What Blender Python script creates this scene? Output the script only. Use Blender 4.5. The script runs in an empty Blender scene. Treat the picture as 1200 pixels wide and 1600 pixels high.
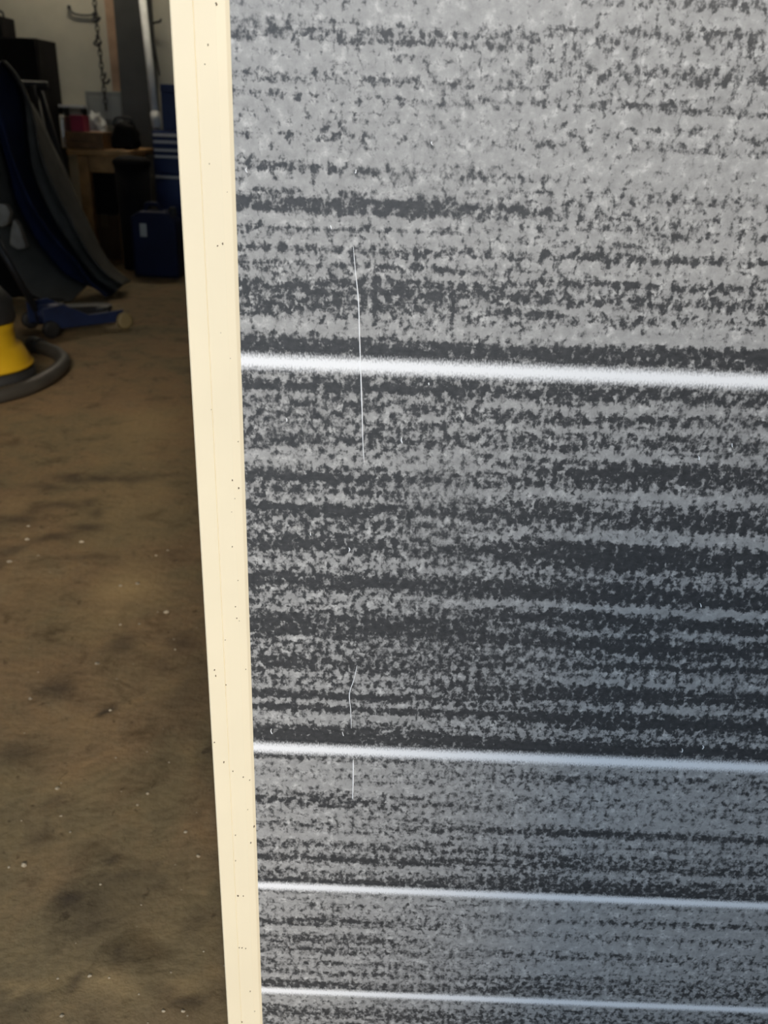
import bpy, bmesh, math, random
from mathutils import Vector, Matrix, noise

# ------------------------------------------------------------------ camera
F_PX, CAM_H = 1350.0, 0.90
_n = Vector((-120.0, 2950.0, F_PX)).normalized()
UP = -_n
_z = Vector((0, 0, 1))
FW = (_z - UP * _z.dot(UP)).normalized()
RT = FW.cross(UP)
if RT.x < 0:
    RT = -RT


def ray(px, py):
    d = Vector((px - 600.0, py - 800.0, F_PX))
    return Vector((d.dot(RT), d.dot(FW), d.dot(UP)))


def at_y(px, py, Y):
    """pixel -> point on the vertical plane Y"""
    d = ray(px, py)
    t = Y / d.y
    return Vector((d.x * t, Y, CAM_H + d.z * t))


def on_floor(px, py, z=0.0):
    d = ray(px, py)
    t = (z - CAM_H) / d.z
    return Vector((d.x * t, d.y * t, z))


scene = bpy.context.scene
col = scene.collection
cam_data = bpy.data.cameras.new('camera')
cam = bpy.data.objects.new('camera', cam_data)
col.objects.link(cam)
# camera axes in world coordinates
ax = Vector((RT.x, FW.x, UP.x))
ay = -Vector((RT.y, FW.y, UP.y))
az = -Vector((RT.z, FW.z, UP.z))
cam.matrix_world = Matrix(((ax.x, ay.x, az.x, 0), (ax.y, ay.y, az.y, 0), (ax.z, ay.z, az.z, CAM_H), (0, 0, 0, 1)))
cam_data.sensor_fit = 'HORIZONTAL'
cam_data.sensor_width = 36
cam_data.lens = F_PX / 1200 * 36
cam_data.clip_start = 0.02
cam_data.dof.use_dof = True
cam_data.dof.focus_distance = 0.66
cam_data.dof.aperture_fstop = 14
scene.camera = cam

# ------------------------------------------------------------------ light
world = bpy.data.worlds.new('hazy_sky')
scene.world = world
world.use_nodes = True
bg = world.node_tree.nodes['Background']
bg.inputs[0].default_value = (0.62, 0.79, 1.0, 1)
bg.inputs[1].default_value = 1.4
sun_d = bpy.data.lights.new('sun', 'SUN')
sun_d.energy = 1.45
sun_d.angle = math.radians(12)
sun_d.color = (1.0, 0.85, 0.66)
sun = bpy.data.objects.new('sun', sun_d)
col.objects.link(sun)
SUN_EL, SUN_AZ = math.radians(26), math.radians(12)
sdir = Vector((-math.sin(SUN_AZ) * math.cos(SUN_EL), math.cos(SUN_AZ) * math.cos(SUN_EL), -math.sin(SUN_EL)))
sun.rotation_euler = sdir.to_track_quat('-Z', 'Y').to_euler()
sun.location = (1.5, -6, 4)
vs = scene.view_settings
vs.view_transform = 'Standard'
vs.look = 'None'
vs.gamma = 1
vs.use_curve_mapping = False
vs.exposure = 0.57

rnd = random.Random(7)


# ------------------------------------------------------------------ helpers
def mat(name, color, rough=0.6, metal=0.0, spec=0.5, var=0.0, scale=8.0, bump=0.0, bscale=40.0):
    m = bpy.data.materials.new(name)
    m.use_nodes = True
    nt = m.node_tree
    b = nt.nodes['Principled BSDF']
    b.inputs['Base Color'].default_value = (*color, 1)
    b.inputs['Roughness'].default_value = rough
    b.inputs['Metallic'].default_value = metal
    b.inputs['Specular IOR Level'].default_value = spec
    tc = nt.nodes.new('ShaderNodeTexCoord')
    if var:
        n = nt.nodes.new('ShaderNodeTexNoise')
        n.inputs['Scale'].default_value = scale
        n.inputs['Detail'].default_value = 5
        nt.links.new(tc.outputs['Object'], n.inputs['Vector'])
        r = nt.nodes.new('ShaderNodeValToRGB')
        r.color_ramp.elements[0].position = 0.3
        r.color_ramp.elements[1].position = 0.7
        r.color_ramp.elements[0].color = (*[c * (1 - var) for c in color], 1)
        r.color_ramp.elements[1].color = (*[min(1, c * (1 + var)) for c in color], 1)
        nt.links.new(n.outputs['Fac'], r.inputs[0])
        nt.links.new(r.outputs[0], b.inputs['Base Color'])
    if bump:
        n2 = nt.nodes.new('ShaderNodeTexNoise')
        n2.inputs['Scale'].default_value = bscale
        n2.inputs['Detail'].default_value = 4
        nt.links.new(tc.outputs['Object'], n2.inputs['Vector'])
        bp = nt.nodes.new('ShaderNodeBump')
        bp.inputs['Strength'].default_value = bump
        bp.inputs['Distance'].default_value = 0.01
        nt.links.new(n2.outputs['Fac'], bp.inputs['Height'])
        nt.links.new(bp.outputs[0], b.inputs['Normal'])
    return m


def link_obj(name, me, m=None, parent=None, smooth=False):
    o = bpy.data.objects.new(name, me)
    col.objects.link(o)
    if m:
        me.materials.append(m)
    if smooth:
        for p in me.polygons:
            p.use_smooth = True
    if parent is not None:
        o.parent = parent
    return o


def obj(name, bm, m, parent=None, smooth=False, bevel=0.0, seg=2):
    me = bpy.data.meshes.new(name)
    bmesh.ops.recalc_face_normals(bm, faces=bm.faces)
    if parent is not None:
        # things are plain translations / z rotations: bring world-space shapes into the parent's frame
        bm.transform(parent.matrix_basis.inverted())
    bm.to_mesh(me)
    bm.free()
    o = link_obj(name, me, m, parent, smooth)
    if bevel:
        md = o.modifiers.new('bevel', 'BEVEL')
        md.width = bevel
        md.segments = seg
        md.limit_method = 'ANGLE'
    return o


def thing(name, label, cat, loc=(0, 0, 0), group=None):
    o = bpy.data.objects.new(name, None)
    o.empty_display_size = 0.1
    col.objects.link(o)
    o.location = loc
    o['label'] = label
    o['category'] = cat
    if group:
        o['group'] = group
    o.matrix_basis = Matrix.Translation(loc)
    return o


def tag(o, label, cat, group=None):
    o['label'] = label
    o['category'] = cat
    if group:
        o['group'] = group
    return o


def box(bm, lo, hi, rot=None, piv=None):
    r = bmesh.ops.create_cube(bm, size=1)
    c = (Vector(lo) + Vector(hi)) / 2
    s = Vector(hi) - Vector(lo)
    for v in r['verts']:
        v.co = Vector((v.co.x * s.x, v.co.y * s.y, v.co.z * s.z)) + c
    if rot is not None:
        bmesh.ops.rotate(bm, verts=r['verts'], cent=Vector(piv) if piv is not None else c, matrix=rot)
    return bm


def bx(lo, hi, rot=None, piv=None):
    return box(bmesh.new(), lo, hi, rot, piv)


def tube(bm, pts, rad, n=10, closed=False, cap=True):
    pts = [Vector(p) for p in pts]
    N = len(pts)
    rads = rad if isinstance(rad, (list, tuple)) else [rad] * N
    rings = []
    prev = None
    for i, p in enumerate(pts):
        if closed:
            t = pts[(i + 1) % N] - pts[i - 1]
        else:
            t = pts[min(i + 1, N - 1)] - pts[max(i - 1, 0)]
        t.normalize()
        ref = prev if prev is not None else (Vector((0, 0, 1)) if abs(t.z) < .9 else Vector((1, 0, 0)))
        a = ref - t * ref.dot(t)
        a.normalize()
        b = t.cross(a)
        prev = a
        rings.append([bm.verts.new(p + (a * math.cos(2 * math.pi * k / n) + b * math.sin(2 * math.pi * k / n)) * rads[i]) for k in range(n)])
    for i in range(N if closed else N - 1):
        r0, r1 = rings[i], rings[(i + 1) % N]
        for k in range(n):
            bm.faces.new((r0[k], r0[(k + 1) % n], r1[(k + 1) % n], r1[k]))
    if cap and not closed:
        bm.faces.new(rings[0][::-1])
        bm.faces.new(rings[-1])
    return bm


def smooth_path(pts, sub=6):
    pts = [Vector(p) for p in pts]
    out = []
    for i in range(len(pts) - 1):
        p0, p1, p2, p3 = pts[max(i - 1, 0)], pts[i], pts[i + 1], pts[min(i + 2, len(pts) - 1)]
        for k in range(sub):
            t = k / sub
            out.append(0.5 * ((2 * p1) + (p2 - p0) * t + (2 * p0 - 5 * p1 + 4 * p2 - p3) * t * t + (3 * p1 - p0 - 3 * p2 + p3) * t ** 3))
    out.append(pts[-1])
    return out


def lathe(bm, prof, c, n=32):
    """prof: (radius, z) pairs, closed with caps on the axis"""
    c = Vector(c)
    rings = []
    for r, z in prof:
        rings.append([bm.verts.new(c + Vector((r * math.cos(2 * math.pi * k / n), r * math.sin(2 * math.pi * k / n), z))) for k in range(n)])
    for a, b in zip(rings, rings[1:]):
        for k in range(n):
            bm.faces.new((a[k], a[(k + 1) % n], b[(k + 1) % n], b[k]))
    bm.faces.new(rings[0][::-1])
    bm.faces.new(rings[-1])
    return bm


def disc_wheel(bm, c, r, w, axis, n=24):
    """solid wheel with rounded tread, axis a unit vector"""
    axis = Vector(axis).normalized()
    ref = Vector((0, 0, 1))
    a = (ref - axis * ref.dot(axis)).normalized()
    b = axis.cross(a)
    c = Vector(c)
    prof = [(r * .55, -w * .5), (r * .9, -w * .5), (r, -w * .3), (r, w * .3), (r * .9, w * .5), (r * .55, w * .5)]
    rings = [[bm.verts.new(c + axis * h + (a * math.cos(2 * math.pi * k / n) + b * math.sin(2 * math.pi * k / n)) * rr) for k in range(n)] for rr, h in prof]
    for p, q in zip(rings, rings[1:]):
        for k in range(n):
            bm.faces.new((p[k], p[(k + 1) % n], q[(k + 1) % n], q[k]))
    bm.faces.new(rings[0][::-1])
    bm.faces.new(rings[-1])
    return bm


def prism(bm, poly, depth_vec):
    d = Vector(depth_vec)
    a = [bm.verts.new(Vector(p)) for p in poly]
    b = [bm.verts.new(Vector(p) + d) for p in poly]
    n = len(a)
    for i in range(n):
        bm.faces.new((a[i], a[(i + 1) % n], b[(i + 1) % n], b[i]))
    bm.faces.new(a[::-1])
    bm.faces.new(b)
    return bm


def interp(tab, x):
    if x <= tab[0][0]:
        return tab[0][1]
    for (x0, v0), (x1, v1) in zip(tab, tab[1:]):
        if x <= x1:
            t = (x - x0) / (x1 - x0)
            t = t * t * (3 - 2 * t)
            return v0 + (v1 - v0) * t
    return tab[-1][1]


def sstep(a, b, x):
    t = min(1, max(0, (x - a) / (b - a)))
    return t * t * (3 - 2 * t)


# ------------------------------------------------------------------ the setting
RX0, RX1, RY0, RY1, RH = -3.1, 2.3, -0.45, 6.6, 2.45
T = 0.15


def structure(name, bm, m, bevel=0):
    o = obj(name, bm, m, bevel=bevel)
    o['kind'] = 'structure'
    return o


# floor: one slab, finely meshed where the photo looks at it, with attributes for stains and painted glow
def floor_coords(lo, hi, f0, f1, fine, coarse):
    out = []
    x = lo
    while x < hi - 1e-6:
        out.append(x)
        x += fine if f0 <= x < f1 else coarse
    out.append(hi)
    return out


DARK = [  # px, py, rx, ry (pixels), amount
    (30, 812, 34, 8, .55), (95, 792, 40, 6, .5), (140, 785, 20, 6, .5), (152, 803, 12, 8, .5), (128, 828, 30, 7, .6), (75, 842, 36, 6, .6),
    (45, 800, 16, 7, .4), (15, 865, 14, 8, .5), (0, 885, 12, 9, .4), (75, 762, 30, 5, .45), (120, 748, 28, 5, .6), (165, 745, 26, 5, .65),
    (210, 746, 28, 5, .5), (262, 742, 36, 4, .4), (100, 1065, 26, 16, .6), (70, 1068, 12, 8, .5), (195, 1005, 22, 12, .45), (290, 1005, 26, 22, .55),
    (165, 1110, 9, 9, .9), (110, 1412, 28, 16, .75), (125, 1440, 10, 18, .5), (145, 1455, 40, 28, .4), (182, 1380, 30, 12, .5), (30, 1180, 30, 16, .4),
    (225, 1365, 12, 8, .5), (175, 1345, 10, 12, .6), (100, 1550, 10, 14, .6), (280, 1552, 40, 6, .55), (160, 1420, 60, 40, .3), (310, 1265, 8, 10, .5),
    (90, 1260, 16, 14, .35), (310, 1440, 30, 20, .35), (185, 1505, 14, 12, .55), (20, 1565, 60, 10, .4), (230, 1385, 25, 10, .4), (255, 1040, 14, 10, .4),
    (300, 1090, 40, 60, .35), (60, 1300, 20, 10, .3), (320, 1180, 12, 40, .3), (225, 925, 30, 10, .0), (270, 865, 20, 20, .25), (130, 870, 40, 8, .3)]
PALE_AND_GLOW = [  # pale marks, plus the warm sun glow painted into the floor colour
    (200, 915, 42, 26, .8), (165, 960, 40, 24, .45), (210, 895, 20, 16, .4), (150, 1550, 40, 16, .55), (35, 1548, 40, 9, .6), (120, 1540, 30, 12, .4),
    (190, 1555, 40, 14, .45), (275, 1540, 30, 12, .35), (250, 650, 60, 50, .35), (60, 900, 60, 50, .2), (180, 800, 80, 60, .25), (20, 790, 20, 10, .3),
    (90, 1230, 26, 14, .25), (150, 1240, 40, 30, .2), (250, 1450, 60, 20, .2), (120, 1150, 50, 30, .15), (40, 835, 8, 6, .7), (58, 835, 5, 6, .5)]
CHIPS = [(43, 843, 5), (127, 847, 5), (152, 1037, 5), (172, 1110, 3), (260, 957, 6), (15, 878, 5), (188, 976, 3), (218, 975, 3), (231, 1240, 4), (14, 1355, 3),
         (38, 1352, 6), (157, 1382, 3), (90, 1232, 5), (286, 1580, 4), (97, 1587, 4), (255, 1580, 4), (48, 1092, 4), (274, 1015, 3), (244, 868, 3), (262, 860, 3),
         (60, 868, 3), (45, 822, 4), (215, 912, 5), (188, 915, 4), (290, 1300, 4), (310, 1338, 4), (215, 1258, 3), (110, 1300, 3), (95, 1275, 3), (140, 1525, 4)]


def spots(lst):
    out = []
    for px, py, rx, ry, a in lst:
        c = on_floor(px, py)
        ex = (on_floor(px + rx, py) - on_floor(px - rx, py)).length / 2
        ey = (on_floor(px, py + ry) - on_floor(px, py - ry)).length / 2
        out.append((c.x, c.y, max(ex, .004), max(ey, .004), a))
    return out


xs = floor_coords(RX0 - T, RX1 + T, -1.45, -0.08, 0.012, 0.25)
ys = floor_coords(RY0 - .12, RY1 + T, 0.55, 2.6, 0.012, 0.2)
dk, pl = spots(DARK), spots(PALE_AND_GLOW)
verts, faces, adk, apl = [], [], [], []
for y in ys:
    for x in xs:
        verts.append((x, y, 0))
        d = p = 0.0
        if -1.5 < x < 0 and .5 < y < 2.7:
            wx = x + .02 * noise.noise((x * 14, y * 14, 1.3)) + .008 * noise.noise((x * 50, y * 50, 5))
            wy = y + .03 * noise.noise((x * 12, y * 12, 7.3)) + .008 * noise.noise((x * 50, y * 50, 9))
            for cx, cy, ex, ey, a in dk:
                q = ((wx - cx) / ex) ** 2 + ((wy - cy) / ey) ** 2
                if q < 9:
                    d = max(d, min(1, a * 1.25) * math.exp(-q * .8))
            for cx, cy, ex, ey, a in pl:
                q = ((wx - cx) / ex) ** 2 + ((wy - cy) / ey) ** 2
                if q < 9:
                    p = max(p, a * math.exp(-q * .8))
        adk.append(d)
        apl.append(p)
nx = len(xs)
for j in range(len(ys) - 1):
    for i in range(nx - 1):
        a = j * nx + i
        faces.append((a, a + 1, a + nx + 1, a + nx))
me = bpy.data.meshes.new('floor')
me.from_pydata(verts, [], faces)
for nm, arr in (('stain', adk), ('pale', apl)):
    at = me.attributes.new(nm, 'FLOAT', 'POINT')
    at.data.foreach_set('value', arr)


def floor_material():
    m = bpy.data.materials.new('dirty_concrete')
    m.use_nodes = True
    nt = m.node_tree
    N, L = nt.nodes, nt.links
    b = N['Principled BSDF']
    b.inputs['Roughness'].default_value = .85
    b.inputs['Specular IOR Level'].default_value = .25
    tc = N.new('ShaderNodeTexCoord')

    def nz(scale, detail=5, rough=.6, dist=0):
        n = N.new('ShaderNodeTexNoise')
        n.inputs['Scale'].default_value = scale
        n.inputs['Detail'].default_value = detail
        n.inputs['Roughness'].default_value = rough
        n.inputs['Distortion'].default_value = dist
        L.new(tc.outputs['Object'], n.inputs['Vector'])
        return n.outputs['Fac']

    def ramp(fac, stops):
        r = N.new('ShaderNodeValToRGB')
        e = r.color_ramp.elements
        while len(e) < len(stops):
            e.new(.5)
        for k, (p, c) in enumerate(stops):
            e[k].position = p
            e[k].color = (*c, 1)
        L.new(fac, r.inputs[0])
        return r.outputs[0]

    def mix(fac, a, bb, mode='MIX'):
        x = N.new('ShaderNodeMix')
        x.data_type = 'RGBA'
        x.blend_type = mode
        for s, v in ((0, fac), (6, a), (7, bb)):
            if isinstance(v, (float, int)):
                x.inputs[s].default_value = v
            elif isinstance(v, tuple):
                x.inputs[s].default_value = (*v, 1)
            else:
                L.new(v, x.inputs[s])
        return x.outputs[2]
    base = ramp(nz(2.2, 6, .6, .4), [(.3, (.17, .135, .078)), (.45, (.22, .168, .092)), (.58, (.26, .175, .095)), (.72, (.25, .20, .12))])
    mid = ramp(nz(13, 5, .65, .6), [(.30, (.45, .42, .38)), (.47, (1, 1, 1)), (.72, (1.25, 1.2, 1.08))])
    c = mix(.75, base, mid, 'MULTIPLY')
    fine = ramp(nz(75, 4, .6), [(.3, (.75, .74, .72)), (.55, (1, 1, 1)), (.75, (1.15, 1.15, 1.15))])
    c = mix(.6, c, fine, 'MULTIPLY')
    pits = ramp(nz(45, 2, .5, .5), [(.26, (.35, .32, .3)), (.33, (1, 1, 1))])
    c = mix(.7, c, pits, 'MULTIPLY')
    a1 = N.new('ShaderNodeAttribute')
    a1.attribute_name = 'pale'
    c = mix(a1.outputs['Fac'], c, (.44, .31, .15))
    a2 = N.new('ShaderNodeAttribute')
    a2.attribute_name = 'stain'
    c = mix(a2.outputs['Fac'], c, (.055, .042, .03))
    L.new(c, b.inputs['Base Color'])
    bp = N.new('ShaderNodeBump')
    bp.inputs['Strength'].default_value = .35
    bp.inputs['Distance'].default_value = .01
    L.new(nz(38, 6, .65), bp.inputs['Height'])
    L.new(bp.outputs[0], b.inputs['Normal'])
    return m


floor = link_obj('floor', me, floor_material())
floor['kind'] = 'structure'
# loose grit lying on the floor
bm = bmesh.new()
for k in range(100):
    if k < len(CHIPS):
        px, py, s = CHIPS[k]
        c = on_floor(px, py)
        r = s * c.length * 0 + s * (c - Vector((0, 0, CAM_H))).length / F_PX * .62
    else:
        c = on_floor(rnd.uniform(-60, 360), rnd.uniform(680, 1640))
        r = rnd.uniform(.0006, .0014)
    res = bmesh.ops.create_icosphere(bm, subdivisions=1, radius=r)
    for v in res['verts']:
        v.co = Vector((v.co.x * 1.3, v.co.y, v.co.z * .9)) * (1 + .55 * noise.noise(v.co * 500 + Vector((k * 3.7, 0, 0)))) + c
g = obj('grit', bm, mat('pale_grit', (.36, .30, .21), .9, var=.5, scale=60), floor)
g['kind'] = 'stuff'

M_wall = mat('old_whitewash', (.62, .585, .47), .9, spec=.2, var=.16, scale=2.6, bump=.25, bscale=14)
M_side = mat('grey_render', (.42, .40, .35), .9, spec=.2, var=.2, scale=2, bump=.2, bscale=12)
M_ceil = mat('dusty_boards', (.30, .27, .22), .9, spec=.2, var=.25, scale=3)
structure('wall_back', bx((RX0 - T, RY1, 0), (RX1 + T, RY1 + T, RH)), M_wall)
structure('wall_left', bx((RX0 - T, RY0, 0), (RX0, RY1, RH)), M_side)
structure('wall_right', bx((RX1, RY0, 0), (RX1 + T, RY1, RH)), M_side)
structure('ceiling', bx((RX0 - T, RY0 - .12, RH), (RX1 + T, RY1 + T, RH + .12)), M_ceil)
# added unseen front wall: doorway, low wall and lintel shaped to shade board, floor
DOOR_L, SHADE_JAMB, SHADE_SILL, LINTEL, WIN_R = -1.7, 0.29, 1.20, 1.95, 1.7
bm = bmesh.new()
box(bm, (RX0 - T, RY0 - .12, 0), (DOOR_L, RY0, RH))
box(bm, (DOOR_L, RY0 - .12, LINTEL), (WIN_R, RY0, RH))
box(bm, (SHADE_JAMB, RY0 - .12, 0), (WIN_R, RY0, SHADE_SILL))
box(bm, (WIN_R, RY0 - .12, 0), (RX1 + T, RY0, RH))
structure('wall_front_shade', bm, M_side)
# yard outside the doorway
me = bpy.data.meshes.new('ground')
me.from_pydata([(-30, -40, -.02), (30, -40, -.02), (30, 40, -.02), (-30, 40, -.02)], [], [(0, 1, 2, 3)])
gr = link_obj('ground', me, mat('yard_concrete', (.30, .28, .25), .9, var=.2, scale=1.5))
gr['kind'] = 'structure'

# added unseen fluorescent lamp on the ceiling, made up to brighten the back wall
lx, ly, lz = -1.75, 6.2, RH
t = thing('added_lamp', 'added unseen fluorescent lamp on the ceiling brightening the back wall', 'lamp', (lx, ly, lz))
obj('housing', bx((lx - .62, ly - .04, lz - .05), (lx + .62, ly + .04, lz)), mat('lamp_white', (.7, .7, .68), .5), t, bevel=.005)
for sx in (-1, 1):
    obj('tube_holder', bx((lx + sx * .60 - .012, ly - .02, lz - .10), (lx + sx * .60 + .012, ly + .02, lz - .05)), mat('holder_white', (.65, .65, .62), .5), t)
M_glow = bpy.data.materials.new('lit_tube')
M_glow.use_nodes = True
gb = M_glow.node_tree.nodes['Principled BSDF']
gb.inputs['Emission Color'].default_value = (1.0, .91, .74, 1)
gb.inputs['Emission Strength'].default_value = 50
obj('tube', tube(bmesh.new(), [(lx - .588, ly, lz - .08), (lx + .588, ly, lz - .08)], .013, 12), M_glow, t, True)

# ------------------------------------------------------------------ the printed board
PY = 0.55                      # board face
BX0, BX1, BZ1 = -0.130, 0.66, 1.24
TRIM_IN = -0.0968
LINES = [0.7525, 0.437, 0.285, 0.150, 1.075]
LWID = {0.7525: .0125, 0.437: .0125, 0.285: .0095, 0.150: .0095, 1.075: .0125}   # white line widths

PA = [(-60, .3), (-30, .2), (0, .14), (20, .12), (30, .32), (48, .5), (62, .56), (75, .15), (100, .12), (112, .3), (122, .52), (138, .15), (153, .48), (165, .15),
      (185, .27), (198, .18), (212, .4), (228, .06), (240, .05), (252, .3), (262, .62), (278, .2), (292, .27), (302, .5), (315, .85), (328, .7), (342, .14), (349, .35), (355, .7),
      (364, .2), (376, .3), (388, .74), (400, .3), (413, .62), (425, .38), (440, .7), (452, .76), (462, .52), (475, .7), (490, .45), (510, .22), (522, .5), (532, .86), (550, .86),
      (572, .4), (584, .6), (603, .86), (615, .5), (628, .62), (640, .56), (665, .5), (685, .68), (705, .42), (722, .28), (734, .6), (742, .86), (755, .52), (765, .58), (780, .42),
      (790, .92), (798, .8), (807, .5), (830, .58), (850, .76), (870, .43), (890, .55), (900, .8), (908, .92), (918, .7), (927, .45), (945, .5), (965, .84), (985, .9),
      (1000, .48), (1020, .66), (1040, .72), (1055, .42), (1065, .6), (1073, .36), (1085, .92), (1097, .3), (1105, .9), (1113, .5), (1121, .28), (1132, .5), (1145, .9), (1158, .88),
      (1176, .5), (1182, .72), (1193, .22), (1207, .42), (1225, .13), (1240, .48), (1253, .72), (1268, .32), (1288, .52), (1305, .18), (1318, .66), (1330, .46), (1342, .88),
      (1352, .26), (1365, .6), (1375, .84), (1388, .2), (1394, .44), (1403, .22), (1411, .46), (1423, .26), (1440, .72), (1450, .2), (1465, .72), (1473, .35), (1482, .72), (1494, .25),
      (1505, .6), (1511, .4), (1517, .66), (1526, .25), (1536, .78), (1552, .4), (1562, .28), (1580, .74), (1595, .45), (1620, .7), (1640, .3), (1660, .6), (1690, .4)]
PB = [(-60, .3), (-30, .2), (6, .47), (20, .14), (36, .2), (48, .42), (60, .5), (80, .3), (100, .34), (122, .62), (140, .13), (152, .3), (168, .6), (184, .08), (205, .36), (216, .28),
      (230, .42), (246, .1), (262, .08), (278, .16), (292, .26), (300, .26), (310, .5), (325, .24), (340, .36), (352, .25), (365, .54), (376, .24), (386, .34), (394, .24),
      (403, .68), (418, .2), (432, .26), (447, .58), (462, .28), (478, .72), (488, .3), (500, .48), (518, .2), (534, .1), (541, .5), (548, .84), (564, .8),
      (596, .35), (606, .62), (624, .68), (640, .22), (648, .45), (657, .74), (664, .55), (676, .32), (692, .62), (702, .55), (716, .26), (728, .7), (740, .88), (757, .66), (766, .45), (776, .16),
      (786, .45), (795, .62), (812, .84), (824, .7), (832, .42), (844, .2), (854, .7), (866, .92), (885, .82), (903, .45), (914, .6), (926, .78), (940, .93), (946, .6), (953, .1),
      (960, .5), (968, .88), (980, .7), (990, .46), (1000, .75), (1011, .92), (1030, .52), (1045, .76), (1056, .46), (1070, .4), (1082, .88), (1095, .78), (1110, .38), (1119, .7), (1128, .93),
      (1136, .8), (1146, .56), (1160, .6), (1172, .93), (1182, .9), (1198, .3), (1208, .3), (1220, .56), (1235, .33), (1246, .3), (1255, .44), (1275, .36), (1290, .14), (1298, .45), (1306, .84),
      (1318, .28), (1328, .5), (1335, .34), (1342, .62), (1350, .5), (1358, .74), (1370, .38), (1385, .72), (1397, .78), (1412, .2), (1421, .38), (1435, .14), (1445, .56), (1455, .1),
      (1468, .42), (1485, .1), (1498, .46), (1515, .24), (1525, .3), (1536, .52), (1552, .6), (1570, .3), (1585, .44), (1600, .6), (1620, .4), (1640, .65), (1670, .4)]


def to_z(prof, px):
    t = sorted((at_y(px, y, PY).z, v) for y, v in prof)
    return t


ZA, ZB = to_z(PA, 470), to_z(PB, 1000)
RA = [(0.97 + i * .011, rnd.choice((.15, .3, .45, .2, .6))) for i in range(30)]
RB = [(i * .009, rnd.choice((.3, .6, .75, .4))) for i in range(12)]


def density(x, z):
    z2 = z + .0022 * noise.noise((x * 9, z * 6, 2.0))
    if z2 > .99:
        return interp(RA, z2)
    if z2 < .07:
        return interp(RB, z2)
    a, b = interp(ZA, z2), interp(ZB, z2)
    f = sstep(.0, .16, x + .05 * noise.noise((x * 5, z * 40, 9.0)))
    d = a * (1 - f) + b * f
    return min(.97, max(.02, d + .16 * noise.noise((x * 10, z * 90, 4.0))))


def print_nodes(nt, tc):
    """two tone streaky print; returns the colour socket"""
    N, L = nt.nodes, nt.links

    def mapping(sx, sz):
        m = N.new('ShaderNodeMapping')
        m.inputs['Scale'].default_value = (sx, 0, sz)
        L.new(tc.outputs['Object'], m.inputs['Vector'])
        return m.outputs[0]

    def nz(vec, detail, rough, dist=0):
        n = N.new('ShaderNodeTexNoise')
        n.inputs['Scale'].default_value = 1
        n.inputs['Detail'].default_value = detail
        n.inputs['Roughness'].default_value = rough
        n.inputs['Distortion'].default_value = dist
        L.new(vec, n.inputs['Vector'])
        return n.outputs['Fac']

    def op(o, a, b=None, c=None):
        x = N.new('ShaderNodeMath')
        x.operation = o
        for k, v in enumerate((a, b, c)):
            if v is None:
                continue
            if isinstance(v, (int, float)):
                x.inputs[k].default_value = v
            else:
                L.new(v, x.inputs[k])
        return x.outputs[0]
    blob = nz(mapping(205, 165), 3.5, .6, .2)
    streak = nz(mapping(26, 230), 3, .55)
    grain = nz(mapping(620, 480), 1.5, .5)
    v = op('ADD', op('MULTIPLY', blob, .66), op('MULTIPLY', streak, .20))
    v = op('ADD', v, op('MULTIPLY', grain, .14))
    at = N.new('ShaderNodeAttribute')
    at.attribute_name = 'print_density'
    so = N.new('ShaderNodeAttribute')
    so.attribute_name = 'print_soft'
    thr = op('MULTIPLY_ADD', at.outputs['Fac'], .25, .373)
    diff = op('SUBTRACT', thr, v)
    fac = N.new('ShaderNodeMapRange')
    fac.interpolation_type = 'SMOOTHSTEP'
    L.new(op('MULTIPLY', so.outputs['Fac'], -1.05), fac.inputs['From Min'])
    L.new(so.outputs['Fac'], fac.inputs['From Max'])
    L.new(diff, fac.inputs['Value'])
    light = N.new('ShaderNodeValToRGB')
    e = light.color_ramp.elements
    e[0].position, e[0].color = .3, (.265, .262, .257, 1)
    e[1].position, e[1].color = .75, (.63, .62, .60, 1)
    m1 = e.new(.55)
    m1.color = (.365, .36, .352, 1)
    L.new(nz(mapping(110, 110), 4, .68), light.inputs[0])
    dark = N.new('ShaderNodeValToRGB')
    e = dark.color_ramp.elements
    e[0].position, e[0].color = .3, (.030, .032, .035, 1)
    e[1].position, e[1].color = .7, (.060, .061, .064, 1)
    L.new(nz(mapping(200, 260), 3, .6), dark.inputs[0])
    mx = N.new('ShaderNodeMix')
    mx.data_type = 'RGBA'
    L.new(fac.outputs[0], mx.inputs[0])
    L.new(light.outputs[0], mx.inputs[6])
    L.new(dark.outputs[0], mx.inputs[7])
    return mx.outputs[2], op


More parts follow.
